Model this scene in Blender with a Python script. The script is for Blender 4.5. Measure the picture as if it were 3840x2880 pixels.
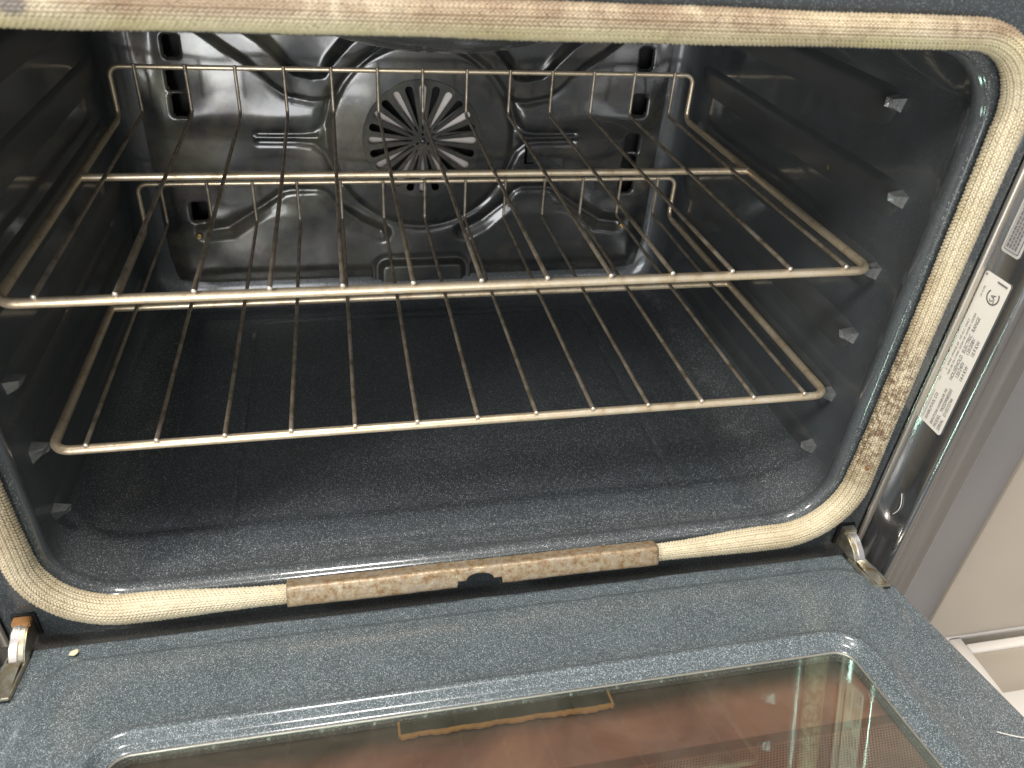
import bpy, bmesh, math
import numpy as np
from mathutils import Matrix, Vector

for o in list(bpy.data.objects):
    bpy.data.objects.remove(o, do_unlink=True)
SC = bpy.context.scene
COL = SC.collection
ZO = 0.64                     # height of the upper rack above the kitchen floor
rng = np.random.default_rng(7)

# ------------------------------------------------------------------ camera
cam_d = bpy.data.cameras.new("camera")
cam = bpy.data.objects.new("camera", cam_d)
COL.objects.link(cam)
R = np.array([[0.97829, -0.19718, 0.06294], [-0.06295, -0.57295, -0.81716], [0.19719, 0.79546, -0.57293]])
C = np.array([-0.0838, -0.4389, 0.2336])
m = Matrix.Identity(4)
for i in range(3):
    m[i][0], m[i][1], m[i][2] = R[0][i], -R[1][i], -R[2][i]
    m[i][3] = C[i] + (ZO if i == 2 else 0)
cam.matrix_world = m
cam_d.sensor_width = 36.0
cam_d.lens = 2931.66 / 3840 * 36
cam_d.clip_start = 0.01
cam_d.clip_end = 60
cam_d.dof.use_dof = True
cam_d.dof.focus_distance = 0.62
cam_d.dof.aperture_fstop = 9.0
SC.camera = cam

# ------------------------------------------------------------------ light
world = bpy.data.worlds.new("World")
SC.world = world
world.use_nodes = True
bg = world.node_tree.nodes["Background"]
bg.inputs[0].default_value = (0.98, 0.98, 1.0, 1)
bg.inputs[1].default_value = 0.42


def area(name, loc, target, sx, sy, power, col, shape='RECTANGLE'):
    d = bpy.data.lights.new(name, 'AREA')
    d.shape = shape
    d.size = sx
    d.size_y = sy
    d.energy = power
    d.color = col
    o = bpy.data.objects.new(name, d)
    COL.objects.link(o)
    o.location = (loc[0], loc[1], loc[2] + ZO)
    v = Vector((target[0] - loc[0], target[1] - loc[1], target[2] - loc[2]))
    o.rotation_euler = v.to_track_quat('-Z', 'Y').to_euler()
    return o


area("ceiling_lamp", (-0.16, -0.315, 1.62), (-0.05, -0.1, 0), 0.34, 0.34, 31, (1.0, 0.96, 0.90), 'DISK')
area("second_ceiling_lamp", (-1.75, -1.05, 1.55), (0.2, -0.05, -0.1), 0.45, 0.45, 34, (1.0, 0.95, 0.88), 'DISK')
area("front_fill_light", (-0.66, -2.8, 0.16), (-0.50, 0.3, 0.16), 0.86, 1.55, 46, (0.97, 0.98, 1.0))  # unseen front light, added to fill the cavity and mirror in the back wall

SC.view_settings.view_transform = 'Standard'
SC.view_settings.look = 'None'
SC.view_settings.exposure = 0.20
SC.view_settings.gamma = 1.0
SC.view_settings.use_curve_mapping = False


# ------------------------------------------------------------------ material helpers
def mat(name):
    m_ = bpy.data.materials.new(name)
    m_.use_nodes = True
    nt = m_.node_tree
    b = nt.nodes["Principled BSDF"]
    return m_, nt, b


def N(nt, t, **kw):
    n = nt.nodes.new(t)
    for k, v in kw.items():
        if k.startswith('i_'):
            key = k[2:]
            key = int(key) if key.isdigit() else key
            n.inputs[key].default_value = v
        else:
            setattr(n, k, v)
    return n


def ramp(nt, fac, stops, interp='LINEAR'):
    r = nt.nodes.new('ShaderNodeValToRGB')
    r.color_ramp.interpolation = interp
    e = r.color_ramp.elements
    while len(e) > 1:
        e.remove(e[-1])
    e[0].position = stops[0][0]
    e[0].color = stops[0][1]
    for p_, c_ in stops[1:]:
        x = e.new(p_)
        x.color = c_
    nt.links.new(fac, r.inputs[0])
    return r


def math_n(nt, op, a, b=None, c=None):
    n = nt.nodes.new('ShaderNodeMath')
    n.operation = op
    for i, v in enumerate((a, b, c)):
        if v is None:
            continue
        if hasattr(v, 'links'):
            nt.links.new(v, n.inputs[i])
        else:
            n.inputs[i].default_value = v
    return n.outputs[0]


def mixc(nt, fac, a, b, mode='MIX'):
    n = nt.nodes.new('ShaderNodeMix')
    n.data_type = 'RGBA'
    n.blend_type = mode
    for s, v in (('Factor', fac), ('A', a), ('B', b)):
        idx = {'Factor': 0, 'A': 6, 'B': 7}[s]
        if hasattr(v, 'links'):
            nt.links.new(v, n.inputs[idx])
        else:
            n.inputs[idx].default_value = v
    return n.outputs[2]


def noise(nt, scale, detail=3, rough=0.55, vec=None, dist=0.0):
    n = nt.nodes.new('ShaderNodeTexNoise')
    n.inputs['Scale'].default_value = scale
    n.inputs['Detail'].default_value = detail
    n.inputs['Roughness'].default_value = rough
    n.inputs['Distortion'].default_value = dist
    if vec is not None:
        nt.links.new(vec, n.inputs['Vector'])
    return n.outputs[0]


def objco(nt):
    return nt.nodes.new('ShaderNodeTexCoord').outputs['Object']


def bump(nt, h, b, strength=0.2, dist=0.001, inp='Normal'):
    n = nt.nodes.new('ShaderNodeBump')
    n.inputs['Strength'].default_value = strength
    n.inputs['Distance'].default_value = dist
    nt.links.new(h, n.inputs['Height'])
    nt.links.new(n.outputs[0], b.inputs[inp])
    return n


def enamel(name, base=(0.042, 0.051, 0.055, 1), speck=(0.42, 0.47, 0.49, 1), dens=0.74, coat_r=0.10, base_r=0.45,
           scale=1150.0, smear=0.45, wall_thin=False):
    """speckled porcelain enamel: dark ground, pale mica flecks, clear glaze"""
    m_, nt, b = mat(name)
    co = objco(nt)
    masks = []
    for sc, th, rad in ((scale, dens, 0.44), (scale * 0.62, dens + 0.13, 0.36)):
        v = N(nt, 'ShaderNodeTexVoronoi')
        v.inputs['Scale'].default_value = sc
        nt.links.new(co, v.inputs['Vector'])
        sep = N(nt, 'ShaderNodeSeparateColor')
        nt.links.new(v.outputs['Color'], sep.inputs[0])
        on = math_n(nt, 'GREATER_THAN', sep.outputs[0], th)
        near = math_n(nt, 'LESS_THAN', v.outputs['Distance'], rad)
        k = math_n(nt, 'MULTIPLY', on, near)
        k = math_n(nt, 'MULTIPLY', k, math_n(nt, 'MULTIPLY_ADD', math_n(nt, 'POWER', sep.outputs[1], 2.2), 0.9, 0.10))
        masks.append(k)
    sp = math_n(nt, 'MAXIMUM', masks[0], masks[1])
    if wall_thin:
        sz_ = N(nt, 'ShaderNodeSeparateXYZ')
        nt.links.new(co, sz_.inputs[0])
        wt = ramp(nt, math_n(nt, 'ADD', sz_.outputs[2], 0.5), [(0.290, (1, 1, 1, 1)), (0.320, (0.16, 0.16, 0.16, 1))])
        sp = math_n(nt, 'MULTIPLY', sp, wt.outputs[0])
    cl = noise(nt, 26, 3, 0.6, co)
    ground = mixc(nt, cl, (base[0] * .7, base[1] * .7, base[2] * .7, 1), (base[0] * 1.5, base[1] * 1.45, base[2] * 1.4, 1))
    col = mixc(nt, sp, ground, speck)
    nt.links.new(col, b.inputs['Base Color'])
    b.inputs['Roughness'].default_value = base_r
    b.inputs['Specular IOR Level'].default_value = 0.35
    b.inputs['Coat Weight'].default_value = 1.0
    b.inputs['Coat IOR'].default_value = 1.5
    sm = noise(nt, 9, 5, 0.65, co, 0.6)
    smr = ramp(nt, sm, [(0.38, (coat_r, coat_r, coat_r, 1)), (0.72, (coat_r + smear * .35,) * 3 + (1,))])
    nt.links.new(smr.outputs[0], b.inputs['Coat Roughness'])
    pe = noise(nt, 130, 2, 0.5, co)
    bump(nt, pe, b, 0.10, 0.0006, 'Coat Normal')
    return m_


M = {}
M['enamel'] = enamel('speckled_enamel', scale=1400)
M['door_enamel'] = enamel('door_enamel', base=(0.064, 0.082, 0.092, 1), speck=(0.70, 0.77, 0.80, 1), dens=0.52, coat_r=0.12, scale=2200)
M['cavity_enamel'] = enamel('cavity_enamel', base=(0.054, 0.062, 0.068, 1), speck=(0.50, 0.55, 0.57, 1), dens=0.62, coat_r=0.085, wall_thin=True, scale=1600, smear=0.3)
M['floor_enamel'] = enamel('floor_enamel', base=(0.042, 0.052, 0.060, 1), speck=(0.50, 0.55, 0.57, 1), dens=0.62, coat_r=0.34, scale=1600)


def back_enamel():
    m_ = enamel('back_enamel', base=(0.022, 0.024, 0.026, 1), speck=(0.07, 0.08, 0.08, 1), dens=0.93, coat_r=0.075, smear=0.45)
    nt = m_.node_tree
    b = nt.nodes["Principled BSDF"]
    co = objco(nt)
    # baked-on brownish film and pits
    n1 = noise(nt, 34, 6, 0.62, co, 0.8)
    film = ramp(nt, n1, [(0.50, (0, 0, 0, 1)), (0.68, (1, 1, 1, 1))])
    src = b.inputs['Base Color'].links[0].from_socket
    c2 = mixc(nt, math_n(nt, 'MULTIPLY', film.outputs[0], 0.35), src, (0.10, 0.085, 0.05, 1))
    sx_ = N(nt, 'ShaderNodeSeparateXYZ')
    nt.links.new(co, sx_.inputs[0])
    lf = ramp(nt, math_n(nt, 'ADD', sx_.outputs[0], 0.5), [(0.36, (1, 1, 1, 1)), (0.55, (0.12, 0.12, 0.12, 1))])  # left side turned pale and metallic: mirrored room light put into the colour
    n2 = noise(nt, 110, 8, 0.8, co, 0.2)
    pt = ramp(nt, n2, [(0.25, (0.25, 0.25, 0.25, 1)), (0.75, (1, 1, 1, 1))])
    big = ramp(nt, noise(nt, 13, 3, 0.5, co, 0.3), [(0.40, (0, 0, 0, 1)), (0.62, (1, 1, 1, 1))])
    k = math_n(nt, 'MULTIPLY', math_n(nt, 'MULTIPLY', pt.outputs[0], lf.outputs[0]), big.outputs[0])
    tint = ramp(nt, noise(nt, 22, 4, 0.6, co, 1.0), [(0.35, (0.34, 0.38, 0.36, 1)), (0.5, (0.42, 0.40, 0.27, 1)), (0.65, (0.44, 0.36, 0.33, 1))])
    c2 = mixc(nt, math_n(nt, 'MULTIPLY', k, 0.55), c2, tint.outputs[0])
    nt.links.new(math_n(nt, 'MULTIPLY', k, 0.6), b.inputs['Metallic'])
    nt.links.new(c2, b.inputs['Base Color'])
    b.inputs['Roughness'].default_value = 0.27
    return m_


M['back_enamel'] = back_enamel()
M['ledge_enamel'] = enamel('ledge_enamel', base=(0.054, 0.060, 0.062, 1), speck=(0.12, 0.13, 0.13, 1), dens=0.9, coat_r=0.34)


def simple(name, col, rough, metal=0.0, nscale=None, namp=0.3, nb=None):
    m_, nt, b = mat(name)
    b.inputs['Roughness'].default_value = rough
    b.inputs['Metallic'].default_value = metal
    co = objco(nt)
    n_ = noise(nt, nscale or 60, 4, 0.6, co)
    c = mixc(nt, n_, tuple(x * (1 - namp) for x in col[:3]) + (1,), tuple(min(1, x * (1 + namp)) for x in col[:3]) + (1,))
    nt.links.new(c, b.inputs['Base Color'])
    if nb:
        bump(nt, n_, b, nb, 0.0005)
    return m_


def rack_wire(name, bright, rail=False):
    m_, nt, b = mat(name)
    co = objco(nt)
    n1 = noise(nt, 70, 5, 0.65, co, 0.5)
    n2 = noise(nt, 420, 3, 0.6, co)
    k = bright
    c = ramp(nt, n1, [(0.28, (0.15 * k, 0.115 * k, 0.08 * k, 1)), (0.5, (0.38 * k, 0.32 * k, 0.24 * k, 1)), (0.72, (0.56 * k, 0.50 * k, 0.41 * k, 1))])
    if rail:
        c = ramp(nt, n1, [(0.25, (0.55, 0.41, 0.26, 1)), (0.45, (0.88, 0.72, 0.50, 1)), (0.72, (0.97, 0.86, 0.67, 1))])
    d = ramp(nt, n2, [(0.62, (0, 0, 0, 1)), (0.74, (1, 1, 1, 1))])
    c2 = mixc(nt, math_n(nt, 'MULTIPLY', d.outputs[0], 0.40), c.outputs[0], (0.05 * k, 0.035 * k, 0.02 * k, 1))
    nt.links.new(c2, b.inputs['Base Color'])
    b.inputs['Metallic'].default_value = 0.72 if rail else 0.6
    rr = ramp(nt, n2, [(0.3, (0.30,) * 3 + (1,)), (0.75, (0.5,) * 3 + (1,))])
    nt.links.new(rr.outputs[0], b.inputs['Roughness'])
    bump(nt, n2, b, 0.25, 0.0003)
    return m_


M['rail'] = rack_wire('rack_rail_steel', 1.0, True)
M['wire'] = rack_wire('rack_wire_steel', 1.2)
M['tip'] = simple('cut_wire_end', (0.85, 0.78, 0.68), 0.35, 0.6, 300, 0.15)


def gasket_mat(name, core=False):
    m_, nt, b = mat(name)
    co = objco(nt)
    n1 = noise(nt, 16, 5, 0.62, co, 0.4)
    n2 = noise(nt, 190, 3, 0.6, co)
    base = ramp(nt, n1, [(0.30, (0.42, 0.33, 0.20, 1)), (0.48, (0.60, 0.52, 0.36, 1)), (0.7, (0.70, 0.64, 0.48, 1))])
    sep = N(nt, 'ShaderNodeSeparateXYZ')
    nt.links.new(co, sep.inputs[0])
    # brown cooking stains: right-hand run and along the outer top edge
    sx = math_n(nt, 'GREATER_THAN', sep.outputs[0], 0.25)
    sz = math_n(nt, 'MULTIPLY_ADD', sep.outputs[2], -12.0, -1.15)
    sz = math_n(nt, 'SUBTRACT', 1.0, math_n(nt, 'ABSOLUTE', sz))
    sz = math_n(nt, 'MAXIMUM', sz, 0.0)
    side = math_n(nt, 'MULTIPLY', sx, sz)
    inner = math_n(nt, 'MULTIPLY_ADD', sep.outputs[0], -90.0, 27.9)
    inner = math_n(nt, 'MINIMUM', math_n(nt, 'MAXIMUM', inner, 0.0), 1.0)
    side = math_n(nt, 'MULTIPLY', side, inner)
    nn = ramp(nt, noise(nt, 170, 7, 0.8, co, 0.2), [(0.42, (0, 0, 0, 1)), (0.56, (1, 1, 1, 1))])
    k1 = math_n(nt, 'MULTIPLY', nn.outputs[0], math_n(nt, 'MINIMUM', math_n(nt, 'MULTIPLY', side, 2.2), 1.0))
    col = mixc(nt, math_n(nt, 'MULTIPLY', k1, 0.9), base.outputs[0], (0.13, 0.062, 0.024, 1))
    top = math_n(nt, 'MINIMUM', math_n(nt, 'MAXIMUM', math_n(nt, 'MULTIPLY_ADD', sep.outputs[2], 150.0, -23.7), 0.0), 1.0)
    t2 = ramp(nt, noise(nt, 14, 6, 0.7, co, 0.5), [(0.33, (0, 0, 0, 1)), (0.55, (1, 1, 1, 1))])
    k2 = math_n(nt, 'MULTIPLY', top, t2.outputs[0])
    col = mixc(nt, math_n(nt, 'MULTIPLY', k2, 0.82), col, (0.21, 0.13, 0.072, 1))
    # yellow-green tint low on the top run
    yg = math_n(nt, 'MULTIPLY', math_n(nt, 'GREATER_THAN', sep.outputs[2], 0.140), math_n(nt, 'MINIMUM', math_n(nt, 'MAXIMUM', math_n(nt, 'MULTIPLY_ADD', sep.outputs[2], -260.0, 42.2), 0.0), 1.0))
    yn = ramp(nt, noise(nt, 10, 4, 0.6, co, 0.5), [(0.35, (0.05, 0.05, 0.05, 1)), (0.65, (0.62, 0.62, 0.62, 1))])
    col = mixc(nt, math_n(nt, 'MULTIPLY', yg, yn.outputs[0]), col, (0.62, 0.59, 0.30, 1))
    # grey scorch mark near the upper left
    gx_ = math_n(nt, 'MULTIPLY', math_n(nt, 'ADD', sep.outputs[0], 0.2125), 0.65)
    gz_ = math_n(nt, 'SUBTRACT', sep.outputs[2], 0.1635)
    gr = math_n(nt, 'SQRT', math_n(nt, 'ADD', math_n(nt, 'MULTIPLY', gx_, gx_), math_n(nt, 'MULTIPLY', gz_, gz_)))
    gk = ramp(nt, math_n(nt, 'MULTIPLY', gr, 100.0), [(0.22, (0.85, 0.85, 0.85, 1)), (0.50, (0, 0, 0, 1))])
    col = mixc(nt, gk.outputs[0], col, (0.17, 0.155, 0.15, 1))
    fine = mixc(nt, n2, (0.72, 0.70, 0.66, 1), (1.15, 1.12, 1.08, 1))
    col = mixc(nt, 1.0, col, fine, 'MULTIPLY')
    if core:
        col = mixc(nt, 1.0, col, (0.20, 0.16, 0.11, 1), 'MULTIPLY')  # shade in the gaps between stitches put into the core colour
    nt.links.new(col, b.inputs['Base Color'])
    b.inputs['Roughness'].default_value = 0.42
    b.inputs['Specular IOR Level'].default_value = 0.6
    b.inputs['Sheen Weight'].default_value = 0.15
    return m_


M['braid'] = gasket_mat('braided_fibreglass')
M['braid_core'] = gasket_mat('fibreglass_core', True)


def rust_mat():
    m_, nt, b = mat('rusty_steel')
    co = objco(nt)
    n1 = noise(nt, 210, 8, 0.76, co, 0.15)
    n2 = noise(nt, 520, 5, 0.75, co, 0.2)
    n3 = noise(nt, 60, 6, 0.7, co, 0.4)
    c1 = ramp(nt, n1, [(0.28, (0.12, 0.055, 0.022, 1)), (0.40, (0.24, 0.145, 0.068, 1)), (0.50, (0.34, 0.255, 0.16, 1)), (0.62, (0.42, 0.355, 0.26, 1)), (0.75, (0.58, 0.51, 0.40, 1))])
    c2 = ramp(nt, n3, [(0.50, (0, 0, 0, 1)), (0.66, (1, 1, 1, 1))])
    c = mixc(nt, math_n(nt, 'MULTIPLY', c2.outputs[0], 0.5), c1.outputs[0], (0.36, 0.325, 0.29, 1))
    d = ramp(nt, n2, [(0.56, (0, 0, 0, 1)), (0.66, (1, 1, 1, 1))])
    c = mixc(nt, math_n(nt, 'MULTIPLY', d.outputs[0], 0.5), c, (0.50, 0.40, 0.24, 1))
    nt.links.new(c, b.inputs['Base Color'])
    b.inputs['Metallic'].default_value = 0.35
    rr = ramp(nt, n1, [(0.3, (0.65,) * 3 + (1,)), (0.7, (0.33,) * 3 + (1,))])
    nt.links.new(rr.outputs[0], b.inputs['Roughness'])
    bump(nt, n2, b, 0.35, 0.0006)
    return m_


M['rust'] = rust_mat()


def steel(name, col, rough, streak=True):
    m_, nt, b = mat(name)
    co = objco(nt)
    mp = N(nt, 'ShaderNodeMapping')
    mp.inputs['Scale'].default_value = (220, 220, 3)
    nt.links.new(co, mp.inputs[0])
    n1 = noise(nt, 1.0, 3, 0.6, mp.outputs[0])
    n2 = noise(nt, 14, 5, 0.65, co, 0.6)
    c = mixc(nt, n1, tuple(x * .82 for x in col) + (1,), tuple(x * 1.15 for x in col) + (1,))
    sm = ramp(nt, n2, [(0.45, (0, 0, 0, 1)), (0.75, (1, 1, 1, 1))])
    c = mixc(nt, math_n(nt, 'MULTIPLY', sm.outputs[0], 0.25), c, (0.34, 0.32, 0.29, 1))
    nt.links.new(c, b.inputs['Base Color'])
    b.inputs['Metallic'].default_value = 0.9
    rr = mixc(nt, sm.outputs[0], (rough,) * 3 + (1,), (rough + .18,) * 3 + (1,))
    nt.links.new(rr, b.inputs['Roughness'])
    return m_


M['steel'] = steel('dark_stainless', (0.33, 0.335, 0.345), 0.15)
M['steel_light'] = steel('pale_steel_edge', (0.62, 0.57, 0.50), 0.42)
M['zinc'] = None


def zinc_mat():
    m_, nt, b = mat('yellow_zinc')
    co = objco(nt)
    n1 = noise(nt, 120, 5, 0.65, co, 0.6)
    c = ramp(nt, n1, [(0.28, (0.30, 0.14, 0.05, 1)), (0.40, (0.40, 0.33, 0.20, 1)), (0.58, (0.52, 0.50, 0.42, 1)), (0.75, (0.62, 0.61, 0.58, 1))])
    nt.links.new(c.outputs[0], b.inputs['Base Color'])
    b.inputs['Metallic'].default_value = 0.85
    b.inputs['Roughness'].default_value = 0.30
    bump(nt, n1, b, 0.2, 0.0004)
    return m_


M['zinc'] = zinc_mat()
M['rust_hook'] = simple('rust_orange_steel', (0.40, 0.20, 0.07), 0.5, 0.3, 260, 0.5)
M['bright_steel'] = simple('bright_hinge_steel', (0.72, 0.69, 0.68), 0.25, 0.9, 90, 0.12)
M['dark'] = simple('black_void', (0.006, 0.006, 0.006), 0.6, 0.0, 40, 0.3)
M['blade'] = simple('fan_blade_metal', (0.90, 0.82, 0.76), 0.4, 0.25, 50, 0.12)
M['ledge_tip'] = simple('glazed_ledge_end', (0.22, 0.225, 0.225), 0.12, 0.45, 420, 0.55, 0.8)
M['brass'] = simple('screw_brass', (0.55, 0.40, 0.20), 0.3, 0.9, 200, 0.25)
M['label'] = simple('label_paper', (0.74, 0.70, 0.63), 0.45, 0.0, 30, 0.05)
M['label_grey'] = simple('label_silver', (0.60, 0.59, 0.55), 0.4, 0.2, 30, 0.05)
M['label_panel'] = simple('label_print_field', (0.40, 0.38, 0.37), 0.5, 0.0, 30, 0.06)
M['ink'] = simple('label_ink', (0.075, 0.07, 0.075), 0.55, 0.0, 30, 0.1)
M['ink_soft'] = simple('label_ink_soft', (0.16, 0.15, 0.15), 0.55, 0.0, 30, 0.1)
M['cabinet'] = simple('beige_cabinet_paint', (0.43, 0.375, 0.305), 0.38, 0.0, 7, 0.04)
M['shadow_grey'] = simple('shadow_grey_paint', (0.25, 0.24, 0.235), 0.35, 0.0, 7, 0.05)  # grey for the cabinet strip in the range's shadow
M['drawer_white'] = simple('drawer_white', (0.78, 0.73, 0.66), 0.4, 0.0, 9, 0.03)
M['floor'] = simple('kitchen_floor_tile', (0.42, 0.37, 0.31), 0.4, 0.0, 5, 0.15)
M['crumb'] = simple('crumb', (0.80, 0.70, 0.45), 0.7, 0.0, 300, 0.15)
M['crumb_brown'] = simple('burnt_crumb', (0.22, 0.09, 0.03), 0.6, 0.0, 300, 0.25)
M['thread'] = simple('pale_thread', (0.85, 0.83, 0.76), 0.6, 0.0, 80, 0.05)
M['body'] = simple('range_body_paint', (0.03, 0.03, 0.032), 0.4, 0.0, 20, 0.2)


def glass_mat():
    m_, nt, b = mat('coated_oven_glass')
    out = nt.nodes['Material Output']
    co = objco(nt)
    tr = N(nt, 'ShaderNodeBsdfTransparent')
    tr.inputs[0].default_value = (0.86, 0.84, 0.78, 1)
    gl = N(nt, 'ShaderNodeBsdfGlossy')
    gl.inputs[0].default_value = (0.60, 1.0, 0.86, 1)
    sm = noise(nt, 18, 5, 0.65, co, 0.7)
    rr = ramp(nt, sm, [(0.40, (0.015,) * 3 + (1,)), (0.75, (0.11,) * 3 + (1,))])
    nt.links.new(rr.outputs[0], gl.inputs['Roughness'])
    fr = N(nt, 'ShaderNodeFresnel')
    fr.inputs[0].default_value = 3.0
    mx = N(nt, 'ShaderNodeMixShader')
    geo = N(nt, 'ShaderNodeNewGeometry')
    nt.links.new(math_n(nt, 'MULTIPLY', fr.outputs[0], math_n(nt, 'SUBTRACT', 1.0, geo.outputs['Backfacing'])), mx.inputs[0])
    nt.links.new(tr.outputs[0], mx.inputs[1])
    nt.links.new(gl.outputs[0], mx.inputs[2])
    # thin greasy film that scatters a little
    df = N(nt, 'ShaderNodeBsdfDiffuse')
    df.inputs[0].default_value = (0.42, 0.38, 0.34, 1)
    mx2 = N(nt, 'ShaderNodeMixShader')
    fk = ramp(nt, sm, [(0.35, (0.03,) * 3 + (1,)), (0.8, (0.10,) * 3 + (1,))])
    nt.links.new(fk.outputs[0], mx2.inputs[0])
    nt.links.new(mx.outputs[0], mx2.inputs[1])
    nt.links.new(df.outputs[0], mx2.inputs[2])
    nt.links.new(mx2.outputs[0], out.inputs[0])
    return m_


M['glass'] = glass_mat()


def inner_pane_mat():
    m_, nt, b = mat('inner_pane_print')
    co = objco(nt)
    sep = N(nt, 'ShaderNodeSeparateXYZ')
    nt.links.new(co, sep.inputs[0])
    # printed hexagonal dot screen beyond a border line
    S = 1 / 0.0021
    ux = math_n(nt, 'MULTIPLY', sep.outputs[0], S)
    vy = math_n(nt, 'MULTIPLY', sep.outputs[1], S / 0.8660)
    row = math_n(nt, 'FLOOR', vy)
    odd = math_n(nt, 'MULTIPLY', math_n(nt, 'FLOORED_MODULO', row, 2.0), 0.5)
    fx = math_n(nt, 'SUBTRACT', math_n(nt, 'FRACT', math_n(nt, 'ADD', ux, odd)), 0.5)
    fy = math_n(nt, 'MULTIPLY', math_n(nt, 'SUBTRACT', math_n(nt, 'FRACT', vy), 0.5), 0.866)
    rad = math_n(nt, 'SQRT', math_n(nt, 'ADD', math_n(nt, 'MULTIPLY', fx, fx), math_n(nt, 'MULTIPLY', fy, fy)))
    dot = math_n(nt, 'LESS_THAN', rad, 0.33)
    zone = math_n(nt, 'GREATER_THAN', sep.outputs[1], 0.161)
    line = math_n(nt, 'LESS_THAN', math_n(nt, 'ABSOLUTE', math_n(nt, 'SUBTRACT', sep.outputs[1], 0.157)), 0.0035)
    mask = math_n(nt, 'MAXIMUM', math_n(nt, 'MULTIPLY', dot, zone), math_n(nt, 'MULTIPLY', line, 0.62))
    n1 = noise(nt, 9, 5, 0.6, co, 0.8)
    c = ramp(nt, n1, [(0.30, (0.26, 0.13, 0.115, 1)), (0.5, (0.50, 0.26, 0.21, 1)), (0.7, (0.72, 0.43, 0.32, 1))])  # copper reflection of the coated glass painted into the pane colour
    mp = N(nt, 'ShaderNodeMapping')
    mp.inputs['Scale'].default_value = (120, 5, 1)
    nt.links.new(co, mp.inputs[0])
    st = ramp(nt, noise(nt, 1.0, 3, 0.6, mp.outputs[0]), [(0.60, (0, 0, 0, 1)), (0.72, (1, 1, 1, 1))])
    c2 = mixc(nt, math_n(nt, 'MULTIPLY', st.outputs[0], 0.25), c.outputs[0], (0.46, 0.30, 0.20, 1))
    # greenish-black printed border next to the frame, feathered
    vb = math_n(nt, 'MULTIPLY_ADD', n1, 0.02, sep.outputs[1])
    bd = ramp(nt, vb, [(0.122, (1, 1, 1, 1)), (0.138, (0, 0, 0, 1))])
    c2 = mixc(nt, math_n(nt, 'MULTIPLY', bd.outputs[0], 0.93), c2, (0.050, 0.056, 0.040, 1))
    c3 = mixc(nt, math_n(nt, 'MULTIPLY', mask, 0.86), c2, (0.05, 0.03, 0.03, 1))
    nt.links.new(c3, b.inputs['Base Color'])
    b.inputs['Roughness'].default_value = 0.35
    b.inputs['Metallic'].default_value = 0.25
    return m_


M['inner_pane'] = inner_pane_mat()
M['tab'] = simple('retainer_tab', (0.065, 0.085, 0.06), 0.3, 0.5, 60, 0.3)
M['tab_edge'] = simple('retainer_tab_edge', (0.70, 0.42, 0.17), 0.4, 0.4, 140, 0.35)


# ------------------------------------------------------------------ mesh helpers
def obj(name, verts, faces, material, parent=None, smooth=True, loc=None):
    me = bpy.data.meshes.new(name)
    me.from_pydata([tuple(map(float, v)) for v in verts], [], [tuple(map(int, f)) for f in faces])
    me.validate()
    me.update()
    return link(name, me, material, parent, smooth, loc)


def link(name, me, material, parent=None, smooth=True, loc=None):
    if material is not None and not me.materials:
        me.materials.append(M[material] if isinstance(material, str) else material)
    if smooth:
        me.polygons.foreach_set('use_smooth', [True] * len(me.polygons))
    o = bpy.data.objects.new(name, me)
    COL.objects.link(o)
    if parent is not None:
        o.parent = parent
    if loc is not None:
        o.location = loc
    return o


def sharp(o, ang=40):
    """split normals at hard edges"""
    me = o.data
    bm = bmesh.new()
    bm.from_mesh(me)
    for e in bm.edges:
        if len(e.link_faces) == 2 and e.calc_face_angle(0) > math.radians(ang):
            e.smooth = False
    bm.to_mesh(me)
    bm.free()
    return o


def grid_faces(nu, nv, wrap_u=False):
    f = []
    for i in range(nu if wrap_u else nu - 1):
        a, b_ = i * nv, ((i + 1) % nu) * nv
        for j in range(nv - 1):
            f.append((a + j, b_ + j, b_ + j + 1, a + j + 1))
    return f


def tube_data(pts, r, seg=10, closed=False, cap=True):
    P = np.asarray(pts, float)
    n = len(P)
    rr = np.full(n, r) if np.isscalar(r) else np.asarray(r)
    if closed:
        T = np.roll(P, -1, 0) - np.roll(P, 1, 0)
    else:
        T = np.gradient(P, axis=0)
    T /= np.linalg.norm(T, axis=1)[:, None]
    up = np.array([0, 0, 1.0]) if abs(T[0][2]) < .9 else np.array([1.0, 0, 0])
    A = np.cross(T[0], up)
    A /= np.linalg.norm(A)
    V = []
    for i in range(n):
        A = A - T[i] * (A @ T[i])
        A /= np.linalg.norm(A)
        B = np.cross(T[i], A)
        for k in range(seg):
            t = 2 * math.pi * k / seg
            V.append(P[i] + rr[i] * (math.cos(t) * A + math.sin(t) * B))
    F = []
    for i in range(n if closed else n - 1):
        j = (i + 1) % n
        for k in range(seg):
            k2 = (k + 1) % seg
            F.append((i * seg + k, i * seg + k2, j * seg + k2, j * seg + k))
    if cap and not closed:
        F.append(tuple(range(seg))[::-1])
        F.append(tuple((n - 1) * seg + k for k in range(seg)))
    return V, F


def tube(name, pts, r, material, parent=None, seg=10, closed=False, loc=None):
    V, F = tube_data(pts, r, seg, closed)
    return sharp(obj(name, V, F, material, parent, True, loc), 50)


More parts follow.
